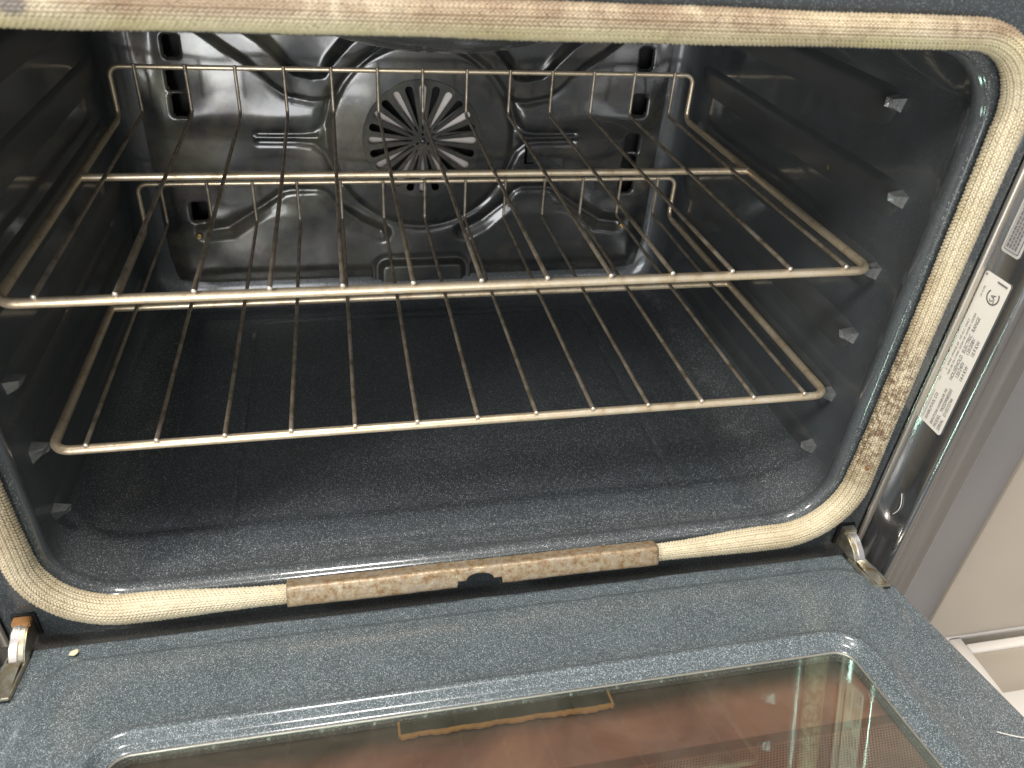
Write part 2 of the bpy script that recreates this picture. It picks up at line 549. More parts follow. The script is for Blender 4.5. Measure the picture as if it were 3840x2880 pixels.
def fillet(pts, r, n=7):
    """round the inner corners of a polyline"""
    P = [np.asarray(p, float) for p in pts]
    out = [P[0]]
    for i in range(1, len(P) - 1):
        a, b_, c = P[i - 1], P[i], P[i + 1]
        u = (a - b_) / np.linalg.norm(a - b_)
        v = (c - b_) / np.linalg.norm(c - b_)
        ang = math.acos(max(-1, min(1, u @ v)))
        d = r / math.tan(ang / 2)
        cen = b_ + (u + v) / np.linalg.norm(u + v) * (r / math.sin(ang / 2))
        p0, p1 = b_ + u * d, b_ + v * d
        e0, e1 = p0 - cen, p1 - cen
        om = math.acos(max(-1, min(1, (e0 @ e1) / (np.linalg.norm(e0) * np.linalg.norm(e1)))))
        for k in range(n + 1):
            t = k / n
            out.append(cen + (math.sin((1 - t) * om) * e0 + math.sin(t * om) * e1) / math.sin(om))
    out.append(P[-1])
    return np.array(out)


def densify(P, step):
    out = []
    for a, b_ in zip(P[:-1], P[1:]):
        k = max(1, int(np.linalg.norm(b_ - a) / step))
        for i in range(k):
            out.append(a + (b_ - a) * i / k)
    out.append(P[-1])
    return np.array(out)


def rrect(x0, x1, z0, z1, r, step=0.004):
    """closed rounded rectangle, counter-clockwise from the bottom middle; r = radius or (bottom, top)"""
    rb, rt = (r, r) if np.isscalar(r) else r
    pts = []

    def line(a, b_):
        k = max(1, int(math.dist(a, b_) / step))
        for i in range(k):
            t = i / k
            pts.append((a[0] + (b_[0] - a[0]) * t, a[1] + (b_[1] - a[1]) * t))

    def arc(cx, cz, rad, a0, a1):
        k = max(4, int(rad * abs(a1 - a0) / step))
        for i in range(k):
            a = a0 + (a1 - a0) * i / k
            pts.append((cx + rad * math.cos(a), cz + rad * math.sin(a)))
    h = math.pi / 2
    xm = (x0 + x1) / 2
    line((xm, z0), (x1 - rb, z0))
    arc(x1 - rb, z0 + rb, rb, -h, 0)
    line((x1, z0 + rb), (x1, z1 - rt))
    arc(x1 - rt, z1 - rt, rt, 0, h)
    line((x1 - rt, z1), (x0 + rt, z1))
    arc(x0 + rt, z1 - rt, rt, h, 2 * h)
    line((x0, z1 - rt), (x0, z0 + rb))
    arc(x0 + rb, z0 + rb, rb, 2 * h, 3 * h)
    line((x0 + rb, z0), (xm, z0))
    return np.array(pts)


def box_data(x0, x1, y0, y1, z0, z1):
    V = [(x0, y0, z0), (x1, y0, z0), (x1, y1, z0), (x0, y1, z0), (x0, y0, z1), (x1, y0, z1), (x1, y1, z1), (x0, y1, z1)]
    F = [(0, 3, 2, 1), (4, 5, 6, 7), (0, 1, 5, 4), (1, 2, 6, 5), (2, 3, 7, 6), (3, 0, 4, 7)]
    return V, F


def bevel_obj(o, w, seg=2):
    bm = bmesh.new()
    bm.from_mesh(o.data)
    bmesh.ops.bevel(bm, geom=list(bm.edges), offset=w, segments=seg, affect='EDGES', profile=0.5)
    bm.to_mesh(o.data)
    bm.free()
    o.data.polygons.foreach_set('use_smooth', [True] * len(o.data.polygons))
    return sharp(o, 35)


def box(name, x0, x1, y0, y1, z0, z1, material, parent=None, bev=0.0, loc=None):
    V, F = box_data(x0, x1, y0, y1, z0, z1)
    o = obj(name, V, F, material, parent, False, loc)
    if bev:
        bevel_obj(o, bev)
    return o


def prism(name, poly, axis, a0, a1, material, parent=None, bev=0.0, loc=None):
    """extrude a polygon given in the two other axes along `axis`"""
    n = len(poly)
    V = []
    for a in (a0, a1):
        for p in poly:
            V.append({'x': (a, p[0], p[1]), 'y': (p[0], a, p[1]), 'z': (p[0], p[1], a)}[axis])
    F = [tuple(range(n)), tuple(range(2 * n - 1, n - 1, -1))]
    for i in range(n):
        j = (i + 1) % n
        F.append((i, i + n, j + n, j))
    o = obj(name, V, F, material, parent, False, loc)
    bm = bmesh.new()
    bm.from_mesh(o.data)
    bmesh.ops.recalc_face_normals(bm, faces=bm.faces)
    if bev:
        bmesh.ops.bevel(bm, geom=list(bm.edges), offset=bev, segments=2, affect='EDGES')
    bm.to_mesh(o.data)
    bm.free()
    o.data.polygons.foreach_set('use_smooth', [True] * len(o.data.polygons))
    return sharp(o, 35)


def empty(name, loc, label, cat, group=None):
    o = bpy.data.objects.new(name, None)
    o.empty_display_size = 0.05
    COL.objects.link(o)
    o.location = loc
    o['label'] = label
    o['category'] = cat
    if group:
        o['group'] = group
    return o


def sstep(a, b_, x):
    t = np.clip((x - a) / (b_ - a), 0, 1)
    return t * t * (3 - 2 * t)


def dist_poly(X, Z, pts):
    d = np.full(X.shape, 1e9)
    for (ax, az), (bx_, bz) in zip(pts[:-1], pts[1:]):
        ux, uz = bx_ - ax, bz - az
        L2 = ux * ux + uz * uz
        t = np.clip(((X - ax) * ux + (Z - az) * uz) / L2, 0, 1)
        d = np.minimum(d, np.hypot(X - ax - t * ux, Z - az - t * uz))
    return d


# ------------------------------------------------------------------ setting
fl = obj('floor', [(-3, -4, 0), (3, -4, 0), (3, 1.5, 0), (-3, 1.5, 0)], [(0, 1, 2, 3)], 'floor', None, False)
fl['kind'] = 'structure'

# ================================================================== OVEN
oven = empty('oven', (0, 0.2, 0), 'dark speckled enamel oven standing with its door lowered open', 'oven')
PL = (0, -0.2, ZO)            # parts keep the coordinates of the measured scene


def part(o):
    o.location = PL
    return o


XW, ZF, ZT = 0.297, -0.224, 0.157      # cavity half width, floor, ceiling
YF, YB = -0.035, 0.395                 # front face, back wall

# ---- cavity shell: rolled lip, walls, coved back corner
secs = []
secs += [(YF + 0.0005, 0.0035), (-0.0325, 0.0058), (-0.0300, 0.0070), (-0.0275, 0.0074), (-0.0250, 0.0070), (-0.0225, 0.0058),
         (-0.0200, 0.0036), (-0.0178, 0.0016), (-0.0160, 0.0006)]
secs += [(y, 0.0) for y in np.linspace(-0.0135, YB - 0.026, 26)]
for t in np.linspace(0.12, 1, 9):
    a = t * math.pi / 2
    secs.append((YB - 0.025 + 0.025 * math.sin(a), 0.025 * (1 - math.cos(a))))
V = []
rings = None
for y, inset in secs:
    r_ = rrect(-XW + inset, XW - inset, ZF + inset, ZT - inset, (0.046 - inset * .6, 0.046 - inset * .6), 0.005)
    if rings is None:
        rings = len(r_)
        base_pts = r_
    # keep the same vertex count: scale the reference ring
    sx = (XW - inset) / XW
    cz = (ZT + ZF) / 2
    sz = ((ZT - ZF) / 2 - inset) / ((ZT - ZF) / 2)
    if y == secs[0][0] and inset == secs[0][1]:
        ref = rrect(-XW, XW, ZF, ZT, 0.046, 0.005)
    for (px, pz) in ref:
        V.append((px * sx, y, cz + (pz - cz) * sz))
nr = len(ref)
F = []
for i in range(len(secs) - 1):
    for k in range(nr):
        k2 = (k + 1) % nr
        F.append((i * nr + k, (i + 1) * nr + k, (i + 1) * nr + k2, i * nr + k2))
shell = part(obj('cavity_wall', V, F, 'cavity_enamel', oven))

# ---- floor sheet with pressed rectangular outline
gx = np.arange(-0.254, 0.2541, 0.002)
gy = np.arange(-0.018, 0.3661, 0.002)
GX, GY = np.meshgrid(gx, gy, indexing='ij')


def sd_rr(X, Y, x0, x1, y0, y1, r):
    qx = np.abs(X - (x0 + x1) / 2) - (x1 - x0) / 2 + r
    qy = np.abs(Y - (y0 + y1) / 2) - (y1 - y0) / 2 + r
    return np.hypot(np.maximum(qx, 0), np.maximum(qy, 0)) + np.minimum(np.maximum(qx, qy), 0) - r


sd = sd_rr(GX, GY, -0.186, 0.186, 0.000, 0.342, 0.022)
H = -0.0009 * np.exp(-(sd / 0.0028) ** 2) + 0.0001 * sstep(0.004, -0.006, sd)
H += 0.0003 * np.sin(GX * 21 + 1) * np.sin(GY * 17 + 2)
edge = np.minimum(np.minimum(GX + 0.254, 0.254 - GX), np.minimum(GY + 0.018, 0.366 - GY))
H = H * sstep(0, 0.01, edge) + 0.0012 * sstep(0, 0.020, edge) - 0.0006
V = np.stack([GX, GY, ZF + H], -1).reshape(-1, 3)
nx_, ny_ = GX.shape
idx = np.arange(nx_ * ny_).reshape(nx_, ny_)
Fq = np.stack([idx[:-1, :-1], idx[1:, :-1], idx[1:, 1:], idx[:-1, 1:]], -1).reshape(-1, 4)
part(obj('cavity_floor', V, Fq, 'floor_enamel', oven))

# ---- back wall: pressed panel
FX, FZ = 0.0035, -0.037
gx = np.arange(-0.272, 0.2721, 0.0016)
gz = np.arange(-0.1995, 0.1325, 0.0016)
X, Z = np.meshgrid(gx, gz, indexing='ij')
rf = np.hypot(X - FX, Z - FZ)
xm = np.abs(X - FX)                                    # mirrored half
arm = [(0.215, 0.088), (0.182, 0.0628), (0.163, 0.0505), (0.150, 0.0375), (0.140, 0.0262), (0.130, 0.0190), (0.110, 0.0150),
       (0.092, 0.0172), (0.081, 0.0331), (0.064, 0.0507), (0.050, 0.0617), (0.03, 0.074)]
d_arm = dist_poly(xm, Z, arm)
d_g3 = dist_poly(xm, Z, [(0.0925, 0.012), (0.0965, -0.011), (0.102, -0.022), (0.112, -0.0300), (0.124, -0.0318), (0.168, -0.0318)])
d_g3b = dist_poly(xm, Z, [(0.168, -0.0400), (0.130, -0.0402), (0.113, -0.0425), (0.103, -0.0520), (0.0945, -0.070), (0.088, -0.085)])
d_rib = dist_poly(xm, Z, [(0.169, -0.0358), (0.108, -0.0358)])
d_g5 = dist_poly(xm, Z, [(0.232, -0.1364), (0.210, -0.1337), (0.191, -0.1218), (0.168, -0.107), (0.149, -0.0942), (0.140, -0.0925),
                         (0.112, -0.0925), (0.104, -0.0965), (0.093, -0.1116), (0.068, -0.1318), (0.047, -0.1423)])
# the panels lean back a little and belly out between the pressed grooves
lean = -0.15 * (Z - 0.02) * sstep(0.012, 0.02, d_arm) * sstep(0.10, 0.115, rf) * sstep(-0.04, -0.01, Z)
lean_low = -0.10 * (Z + 0.09) * sstep(-0.10, -0.125, Z) * sstep(0.004, 0.014, d_g5)
belly = 0.0022 * np.sin(X * 31 + 0.8) * np.sin(Z * 37 + 0.4) + 0.0012 * np.sin(X * 67 + 2.0) * np.sin(Z * 71 + 1.0)
H = (lean + lean_low) * 0.8 + belly * 0.55
H += 0.0075 * sstep(0.0135, 0.0085, d_arm)             # raised cross braces
H -= 0.0030 * np.exp(-(d_g3 / 0.0034) ** 2)
H -= 0.0030 * np.exp(-(d_g3b / 0.0034) ** 2)
H += 0.0026 * np.exp(-(d_rib / 0.0030) ** 2)
H -= 0.0032 * np.exp(-(d_g5 / 0.0036) ** 2)
ring = sstep(0.1005, 0.0935, rf)
H = H * sstep(0.0935, 0.104, rf) + ring * (0.0040 + 0.0045 * (1 - (np.minimum(rf, 0.094) / 0.094) ** 2))
H -= 0.0020 * np.exp(-((rf - 0.0995) / 0.0042) ** 2)
# foot bracket pressed at the bottom
fb = sd_rr(X, Z, -0.0455, 0.0505, -0.30, -0.1785, 0.008)
H += 0.0085 * sstep(0.003, -0.003, fb) - 0.002 * np.exp(-((fb - 0.004) / 0.003) ** 2)
# ventilation slots near the corners
vents = [(-0.2346, 0.050, .0075, .010), (-0.2346, 0.0204, .0085, .0105), (-0.2342, -0.0035, .0085, .0105), (-0.2339, -0.115, .0085, .0105),
         (0.2442, 0.0470, .0075, .0105), (0.2429, -0.0008, .0080, .0110), (0.2421, -0.044, .0080, .0110), (0.2419, -0.0659, .0080, .0100), (0.2416, -0.089, .0080, .0110)]
VH = np.full(X.shape, 1.0)
for vx, vz, a, b_ in vents:
    s_ = sd_rr(X, Z, vx - a, vx + a, vz - b_, vz + b_, 0.004)
    H -= 0.004 * sstep(0.0014, -0.0006, s_)
    VH = np.minimum(VH, s_)
for (a0, a1, b0, b1) in ((0.1165, 0.1200, -0.0655, -0.0425), (0.1165, 0.1290, -0.0655, -0.0625)):
    VH = np.minimum(VH, sd_rr(X, Z, a0, a1, b0, b1, 0.0005))
edge = np.minimum(np.minimum(X + 0.272, 0.272 - X), np.minimum(Z + 0.1995, 0.1325 - Z))
H *= np.where(fb < 0.01, 1, sstep(0, 0.022, edge))
H = np.where(fb < 0.01, H * 0.8, H * 0.85)
V = np.stack([X, YB - H, Z], -1).reshape(-1, 3)
n1_, n2_ = X.shape
idx = np.arange(n1_ * n2_).reshape(n1_, n2_)
Fq = np.stack([idx[:-1, :-1], idx[1:, :-1], idx[1:, 1:], idx[:-1, 1:]], -1).reshape(-1, 4)
rfq = rf.reshape(-1)[Fq].max(1)
Fq = Fq[(rfq > 0.0585) & (VH.reshape(-1)[Fq].mean(1) > -0.0004)]
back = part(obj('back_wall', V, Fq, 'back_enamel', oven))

box('vent_dark_sheet', -0.272, 0.272, 0.434, 0.438, -0.20, 0.133, 'dark', back)  # black sheet added so the vent slots look dark inside
# fan cover: slotted disc
YC = YB - 0.0052


def slot_poly(a, r0, r1, w0, w1, k=6):
    p = []
    for i in range(k + 1):
        t = -math.pi / 2 + math.pi * i / k
        p.append((r1 - w1 + w1 * math.cos(t), w1 * math.sin(t)))
    for i in range(k + 1):
        t = math.pi / 2 + math.pi * i / k
        p.append((r0 + w0 + w0 * math.cos(t), w0 * math.sin(t)))
    ca, sa = math.cos(a), math.sin(a)
    return [(x * ca - y * sa, x * sa + y * ca) for x, y in p]


cu = bpy.data.curves.new('fan_cover_outline', 'CURVE')
cu.dimensions = '2D'
cu.fill_mode = 'BOTH'
cu.extrude = 0.0006
cu.bevel_depth = 0.0004
cu.bevel_resolution = 1


def add_spline(pts):
    s_ = cu.splines.new('POLY')
    s_.points.add(len(pts) - 1)
    for q, (x, y) in zip(s_.points, pts):
        q.co = (x, y, 0, 1)
    s_.use_cyclic_u = True


add_spline([(0.0625 * math.cos(t), 0.0625 * math.sin(t)) for t in np.linspace(0, 2 * math.pi, 72, endpoint=False)])
for k in range(24):
    r0 = 0.0105 if k % 2 == 0 else 0.0155
    add_spline(slot_poly(math.pi / 2 + k * math.pi / 12, r0, 0.0578, 0.0007, 0.0043))
for k in range(3):
    a = math.pi / 2 + k * 2 * math.pi / 3
    add_spline([(0.0065 * math.cos(a) + 0.0016 * math.cos(t), 0.0065 * math.sin(a) + 0.0016 * math.sin(t)) for t in np.linspace(0, 2 * math.pi, 10, endpoint=False)])
tmp = bpy.data.objects.new('tmp', cu)
COL.objects.link(tmp)
bpy.context.view_layer.update()
me = bpy.data.meshes.new_from_object(tmp.evaluated_get(bpy.context.evaluated_depsgraph_get()))
bpy.data.objects.remove(tmp)
me.transform(Matrix.Rotation(math.pi / 2, 4, 'X'))
me.materials.clear()
me.name = 'fan_cover'
fc = link('fan_cover', me, 'back_enamel', back, False)
fc.location = (FX, YC - 0.0004, FZ)
# fan blades behind
for k in range(12):
    a = math.pi / 2 + k * math.pi / 6 + 0.02
    pts = []
    L0, L1, w = 0.014, 0.060, 0.0066
    Vb = []
    for s_, r_ in ((-1, L0), (1, L0), (1, L1), (-1, L1)):
        lx, ly = r_, s_ * (w if r_ == L1 else w * .35)
        tw = s_ * 0.0035
        Vb.append((lx * math.cos(a) - ly * math.sin(a), 0.005 + tw, lx * math.sin(a) + ly * math.cos(a)))
    Vb += [(x, y + 0.0012, z) for x, y, z in Vb]
    o = obj('fan_blade', Vb, [(0, 1, 2, 3), (7, 6, 5, 4), (0, 4, 5, 1), (1, 5, 6, 2), (2, 6, 7, 3), (3, 7, 4, 0)], 'blade', back, False, (FX, YC + 0.002, FZ))
# housing bowl
prof = [(0.0, 0.034), (0.03, 0.034), (0.058, 0.034), (0.066, 0.030), (0.067, 0.004)]
Vh, Fh = [], []
for i in range(48):
    t = 2 * math.pi * i / 48
    for r_, y in prof:
        Vh.append((r_ * math.cos(t), y, r_ * math.sin(t)))
Fh = grid_faces(48, len(prof), True)
obj('fan_housing', Vh, Fh, 'dark', back, True, (FX, YC, FZ))
# hub nut
Vh, Fh = [], []
for i in range(16):
    t = 2 * math.pi * i / 16
    for r_, y in [(0, -0.003), (0.0022, -0.003), (0.0030, -0.002), (0.0032, 0.004)]:
        Vh.append((r_ * math.cos(t), y, r_ * math.sin(t)))
obj('fan_hub', Vh, grid_faces(16, 4, True), 'back_enamel', back, True, (FX, YC - 0.001, FZ))


def screw(x, z):
    Vs = []
    for i in range(14):
        t = 2 * math.pi * i / 14
        for r_, y in [(0, -0.0012), (0.0014, -0.0014), (0.0016, -0.0030), (0.0030, -0.0028), (0.0040, -0.0012), (0.0042, 0.001)]:
            Vs.append((r_ * math.cos(t), y, r_ * math.sin(t)))
    obj('screw', Vs, grid_faces(14, 6, True), 'brass', back, True, (x, YB - 0.002, z))


screw(-0.2381, -0.1415)
screw(0.242, -0.141)

# ---- ceiling heat shield: shallow dish
Vd = []
nr2 = 14
for i in range(72):
    t = 2 * math.pi * i / 72
    for j in range(nr2):
        q = j / (nr2 - 1)
        zz = -0.050 * (1 - q ** 2.0) - 0.004 * sstep(0.80, 0.9, np.array(q)) * (1 - sstep(0.92, 1.0, np.array(q)))
        Vd.append((0.165 * q * math.cos(t), 0.135 * q * math.sin(t), float(zz)))
part(obj('ceiling_shield', np.array(Vd) + np.array([-0.012, 0.145, ZT + 0.002]), grid_faces(72, nr2, True), 'enamel', oven))

# ---- rack supports: pressed ledges on the side walls
LEDGE = [0.1035, 0.0479, -0.0077, -0.0633, -0.1190, -0.1746]
prof0 = [(-0.002, 0.0062), (0.0015, 0.0052), (0.0058, 0.0034), (0.0100, 0.0012), (0.0126, 0.0), (0.0136, -0.0022), (0.0132, -0.0058), (0.0112, -0.0105),
         (0.0080, -0.0155), (0.0042, -0.0205), (0.0012, -0.0240), (-0.002, -0.0262)]
ys = np.concatenate([[0.012, 0.0155, 0.020, 0.026, 0.034], np.linspace(0.04, 0.34, 9), [0.352, 0.36, 0.366]])
env = np.concatenate([[0.02, 0.50, 0.80, 0.95, 1.0], np.ones(9), [0.9, 0.6, 0.02]])
led_mesh = None
for side in (1, -1):
    Vl = []
    for y, e in zip(ys, env):
        for q, (px, pz) in enumerate(prof0):
            jit = 0
            Vl.append((side * (0.0012 - (0.24 * px + 0.0006) * e + jit), y, (pz * (0.55 + 0.45 * e))))
    Fl = grid_faces(len(ys), len(prof0))
    n_ = len(prof0)
    Fl += [tuple(range(n_)), tuple(range((len(ys) - 1) * n_, len(ys) * n_))[::-1]]
    me = bpy.data.meshes.new('rack_support')
    me.from_pydata(Vl, [], Fl)
    bm = bmesh.new()
    bm.from_mesh(me)
    bmesh.ops.recalc_face_normals(bm, faces=bm.faces)
    bm.to_mesh(me)
    bm.free()
    for z in LEDGE:
        yo, ysc = (0.036, 0.9) if z > 0.1 else (0.0, 1.0)
        ld = link('rack_support', me, 'ledge_enamel', shell, True, (side * XW, yo, z))
        ld.scale = (1, ysc, 1)
        # glinting faceted front end of the pressing
        q_ = np.array([(0.0015, 0.004, 0.0030), (0.0015, 0.019, 0.0046), (0.0015, 0.017, -0.0150), (0.0015, 0.0075, -0.0128),
                       (-0.0085, 0.0105, 0.0002), (-0.0112, 0.0185, 0.0012), (-0.0100, 0.0165, -0.0066), (-0.0062, 0.0120, -0.0082)])
        q_ = q_ + rng.normal(0, 0.0006, q_.shape)
        q_ = q_ * np.array([0.95, 0.66, 0.70]) + np.array([0, 0.0045, -0.0008])
        q_[:, 0] *= side
        fe = [(0, 1, 5, 4), (1, 2, 6, 5), (2, 3, 7, 6), (3, 0, 4, 7), (4, 5, 6, 7)]
        e_ = obj('support_end', q_, fe, 'ledge_tip', shell, False, (side * XW, yo - (0.001 if yo else 0), z))
        bm = bmesh.new()
        bm.from_mesh(e_.data)
        bmesh.ops.subdivide_edges(bm, edges=bm.edges, cuts=1, use_grid_fill=True, fractal=0.35, seed=int(z * 1e4) % 97 + (side > 0))
        bmesh.ops.recalc_face_normals(bm, faces=bm.faces)
        bm.to_mesh(e_.data)
        bm.free()
# temperature sensor clip on the right wall
Vs, Fs = box_data(-0.0014, 0.001, -0.0015, 0.0015, -0.0042, 0.0042)
bevel_obj(obj('sensor_clip', Vs, Fs, 'brass', shell, False, (XW - 0.0005, 0.105, 0.0365)), 0.0006)

# ---- front frame face with the opening (rings by matching perimeter samples)
FHX, FZ0, FZ1 = 0.3315, -0.335, 0.275
inner = rrect(-0.291, 0.291, -0.218, 0.151, 0.044, 0.005)
cz = (-0.218 + 0.151) / 2


def ray_rect(px, pz, x0, x1, z0, z1):
    dx, dz = px, pz - cz
    s_ = 1e9
    if dx > 1e-9:
        s_ = min(s_, x1 / dx)
    if dx < -1e-9:
        s_ = min(s_, x0 / dx)
    if dz > 1e-9:
        s_ = min(s_, (z1 - cz) / dz)
    if dz < -1e-9:
        s_ = min(s_, (z0 - cz) / dz)
    return dx * s_, cz + dz * s_


V = []
for (px, pz) in inner:
    ox, oz = ray_rect(px, pz, -FHX, FHX, FZ0, FZ1)
    V += [(px, YF + 0.004, pz), (px * 1.004, YF + 0.0006, cz + (pz - cz) * 1.004), (px * 1.012, YF - 0.0004, cz + (pz - cz) * 1.008)]
    for t in (0.12, 0.55, 0.93):
        V.append((px * 1.012 + (ox - px * 1.012) * t, YF - 0.0004, (cz + (pz - cz) * 1.008) + (oz - (cz + (pz - cz) * 1.008)) * t))
    V.append((ox, YF + 0.0004, oz))
    V.append((ox, YF + 0.012, oz))
part(obj('front_frame', V, grid_faces(len(inner), 8, True), 'enamel', oven))

# ---- rope gasket: core and braid
GXH, GZ0, GZ1, GYC = 0.302, -0.2215, 0.162, -0.0435
path = rrect(-GXH, GXH, GZ0, GZ1, (0.056, 0.045), 0.0021)
seg = np.linalg.norm(np.roll(path, -1, 0) - path, axis=1)
s_cum = np.concatenate([[0], np.cumsum(seg)])
Ltot = s_cum[-1]


def gpath(s_):
    s_ = np.mod(s_, Ltot)
    cl_ = np.vstack([path, path[:1]])
    return np.stack([np.interp(s_, s_cum, cl_[:, 0]), np.interp(s_, s_cum, cl_[:, 1])], -1)


def gframe(s_):
    p0 = gpath(s_)
    t_ = gpath(s_ + 0.004) - gpath(s_ - 0.004)
    t_ /= np.linalg.norm(t_, axis=1)[:, None]
    n_ = np.stack([t_[:, 1], -t_[:, 0]], -1)          # outward in the xz plane
    k = sstep(-0.10, -0.215, p0[:, 1])                # fuller along the bottom
    near = sstep(0.245, 0.140, np.abs(p0[:, 0])) * (p0[:, 1] < 0)
    sq = 1 - 0.34 * near
    p0 = p0 - np.stack([0 * near, 0.0030 * near], -1)
    wob = 1 + 0.035 * np.sin(s_ * 23) + 0.025 * np.sin(s_ * 61 + 1)
    a = (0.0078 + 0.0017 * k) * wob * sq
    b_ = (0.0084 + 0.0017 * k) * (1 + 0.03 * np.sin(s_ * 31 + 2)) * sq
    return p0, n_, a, b_


def gsurf(s_, th, lift=0.0):
    p0, n_, a, b_ = gframe(s_)
    rx = (a + lift) * np.cos(th)
    ry = (b_ + lift) * np.sin(th)
    return np.stack([p0[:, 0] + n_[:, 0] * rx, GYC - ry, p0[:, 1] + n_[:, 1] * rx], -1)


ss = np.linspace(0, Ltot, 640, endpoint=False)
V = []
NT = 20
for k in range(NT):
    V.append(gsurf(ss, np.full(len(ss), 2 * math.pi * k / NT), -0.0003))
V = np.stack(V, 1).reshape(-1, 3)
F = []
for i in range(len(ss)):
    j = (i + 1) % len(ss)
    for k in range(NT):
        k2 = (k + 1) % NT
        F.append((i * NT + k, i * NT + k2, j * NT + k2, j * NT + k))
F = [f_ for f_ in F if not (abs(V[f_[0]][0]) < 0.030 and V[f_[0]][2] < 0)]
gasket = part(obj('rope_gasket', V, F, 'braid_core', oven))
# woven stitches
NCOL = 28
pitch = 0.0025
nst = int(Ltot / pitch)
s0 = np.arange(nst) * pitch
allV, allF = [], []
base_i = 0
col_ids = [c for c in range(NCOL) if -0.60 < 2 * math.pi * c / NCOL < math.pi + 0.60 or 2 * math.pi * c / NCOL > 2 * math.pi - 0.60]
g3 = [(-1, -1), (0, -1), (1, -1), (-1, 0), (0, 0), (1, 0), (-1, 1), (0, 1), (1, 1)]
for c in col_ids:
    th0 = 2 * math.pi * c / NCOL
    slant = 1 if c % 2 == 0 else -1
    so = s0 + (0 if c % 2 == 0 else pitch * 0.5) + rng.normal(0, 0.00010, nst)
    amp = rng.uniform(0.8, 1.25, nst)
    block = []
    for (gu, gv) in g3:
        ds = gu * pitch * 0.50 + slant * gv * pitch * 0.42
        dth = gv * (math.pi / NCOL) * 0.98
        lift = 0.00105 if (gu == 0 and gv == 0) else (0.00030 if (gu == 0 or gv == 0) else -0.0005)
        block.append(gsurf(so + ds, np.full(nst, th0 + dth), lift * amp))
    B = np.stack(block, 1)                             # nst,9,3
    allV.append(B.reshape(-1, 3))
    off = base_i + np.arange(nst)[:, None] * 9
    for q in ((0, 1, 4, 3), (1, 2, 5, 4), (3, 4, 7, 6), (4, 5, 8, 7)):
        allF.append(off + np.array(q)[None])
    base_i += nst * 9
V = np.concatenate(allV)
F = np.concatenate(allF)
F = F[~((np.abs(V[F[:, 0], 0]) < 0.030) & (V[F[:, 0], 2] < 0))]
me = bpy.data.meshes.new('braid')
me.vertices.add(len(V))
me.vertices.foreach_set('co', V.reshape(-1))
me.loops.add(len(F) * 4)
me.loops.foreach_set('vertex_index', F.reshape(-1).astype(np.int32))
me.polygons.add(len(F))
me.polygons.foreach_set('loop_start', np.arange(len(F), dtype=np.int32) * 4)
me.update(calc_edges=True)
me.validate()
br = link('braid', me, 'braid', gasket)
br['kind'] = 'stuff'

# eyelet pinning the gasket in the upper right corner
th_ = np.linspace(0, 2 * math.pi, 20, endpoint=False)
tube('gasket_eyelet', [(0.2945 + 0.0032 * math.cos(a_), -0.0490 - 0.0012 * math.cos(a_), 0.1395 + 0.0042 * math.sin(a_)) for a_ in th_], 0.0011, 'dark', gasket, 8, True)

# ---- rusty clip over the bottom of the gasket
prof = [(-0.0365, -0.2192), (-0.0385, -0.2166), (-0.0475, -0.2135), (-0.0492, -0.2138), (-0.0503, -0.2152), (-0.0520, -0.2190),
        (-0.0532, -0.2220), (-0.0543, -0.2255), (-0.0540, -0.2268), (-0.0520, -0.2276)]
xs = np.unique(np.concatenate([np.linspace(-0.1405, 0.1405, 90), np.linspace(-0.024, 0.022, 60)]))
cum = np.concatenate([[0], np.cumsum([math.dist(prof[i], prof[i + 1]) for i in range(len(prof) - 1)])])
nt_ = 30
ts = np.linspace(0, cum[-1], nt_)
py = np.interp(ts, cum, [p_[0] for p_ in prof])
pz = np.interp(ts, cum, [p_[1] for p_ in prof])
V, keep = [], []
for x in xs:
    # bottom notch with a round bite
    lim = cum[-1]
    if -0.0185 < x < 0.0165:
        lim = cum[6] - 0.0004
        xx = (x + 0.001) / 0.0105
        if abs(xx) < 1:
            lim = cum[6] - 0.0004 - 0.0052 * math.sqrt(1 - xx * xx)
    tt = np.linspace(0, lim, nt_)
    e = 0.00022 * math.sin(x * 60) + 0.00012 * math.sin(x * 310)
    for y, z in zip(np.interp(tt, cum, [p_[0] for p_ in prof]), np.interp(tt, cum, [p_[1] for p_ in prof])):
        V.append((x, y - e, z))
F = grid_faces(len(xs), nt_)
clip = part(obj('gasket_clip', V, F, 'rust', oven))
md = clip.modifiers.new('thickness', 'SOLIDIFY')
md.thickness = 0.0010
md.offset = 0

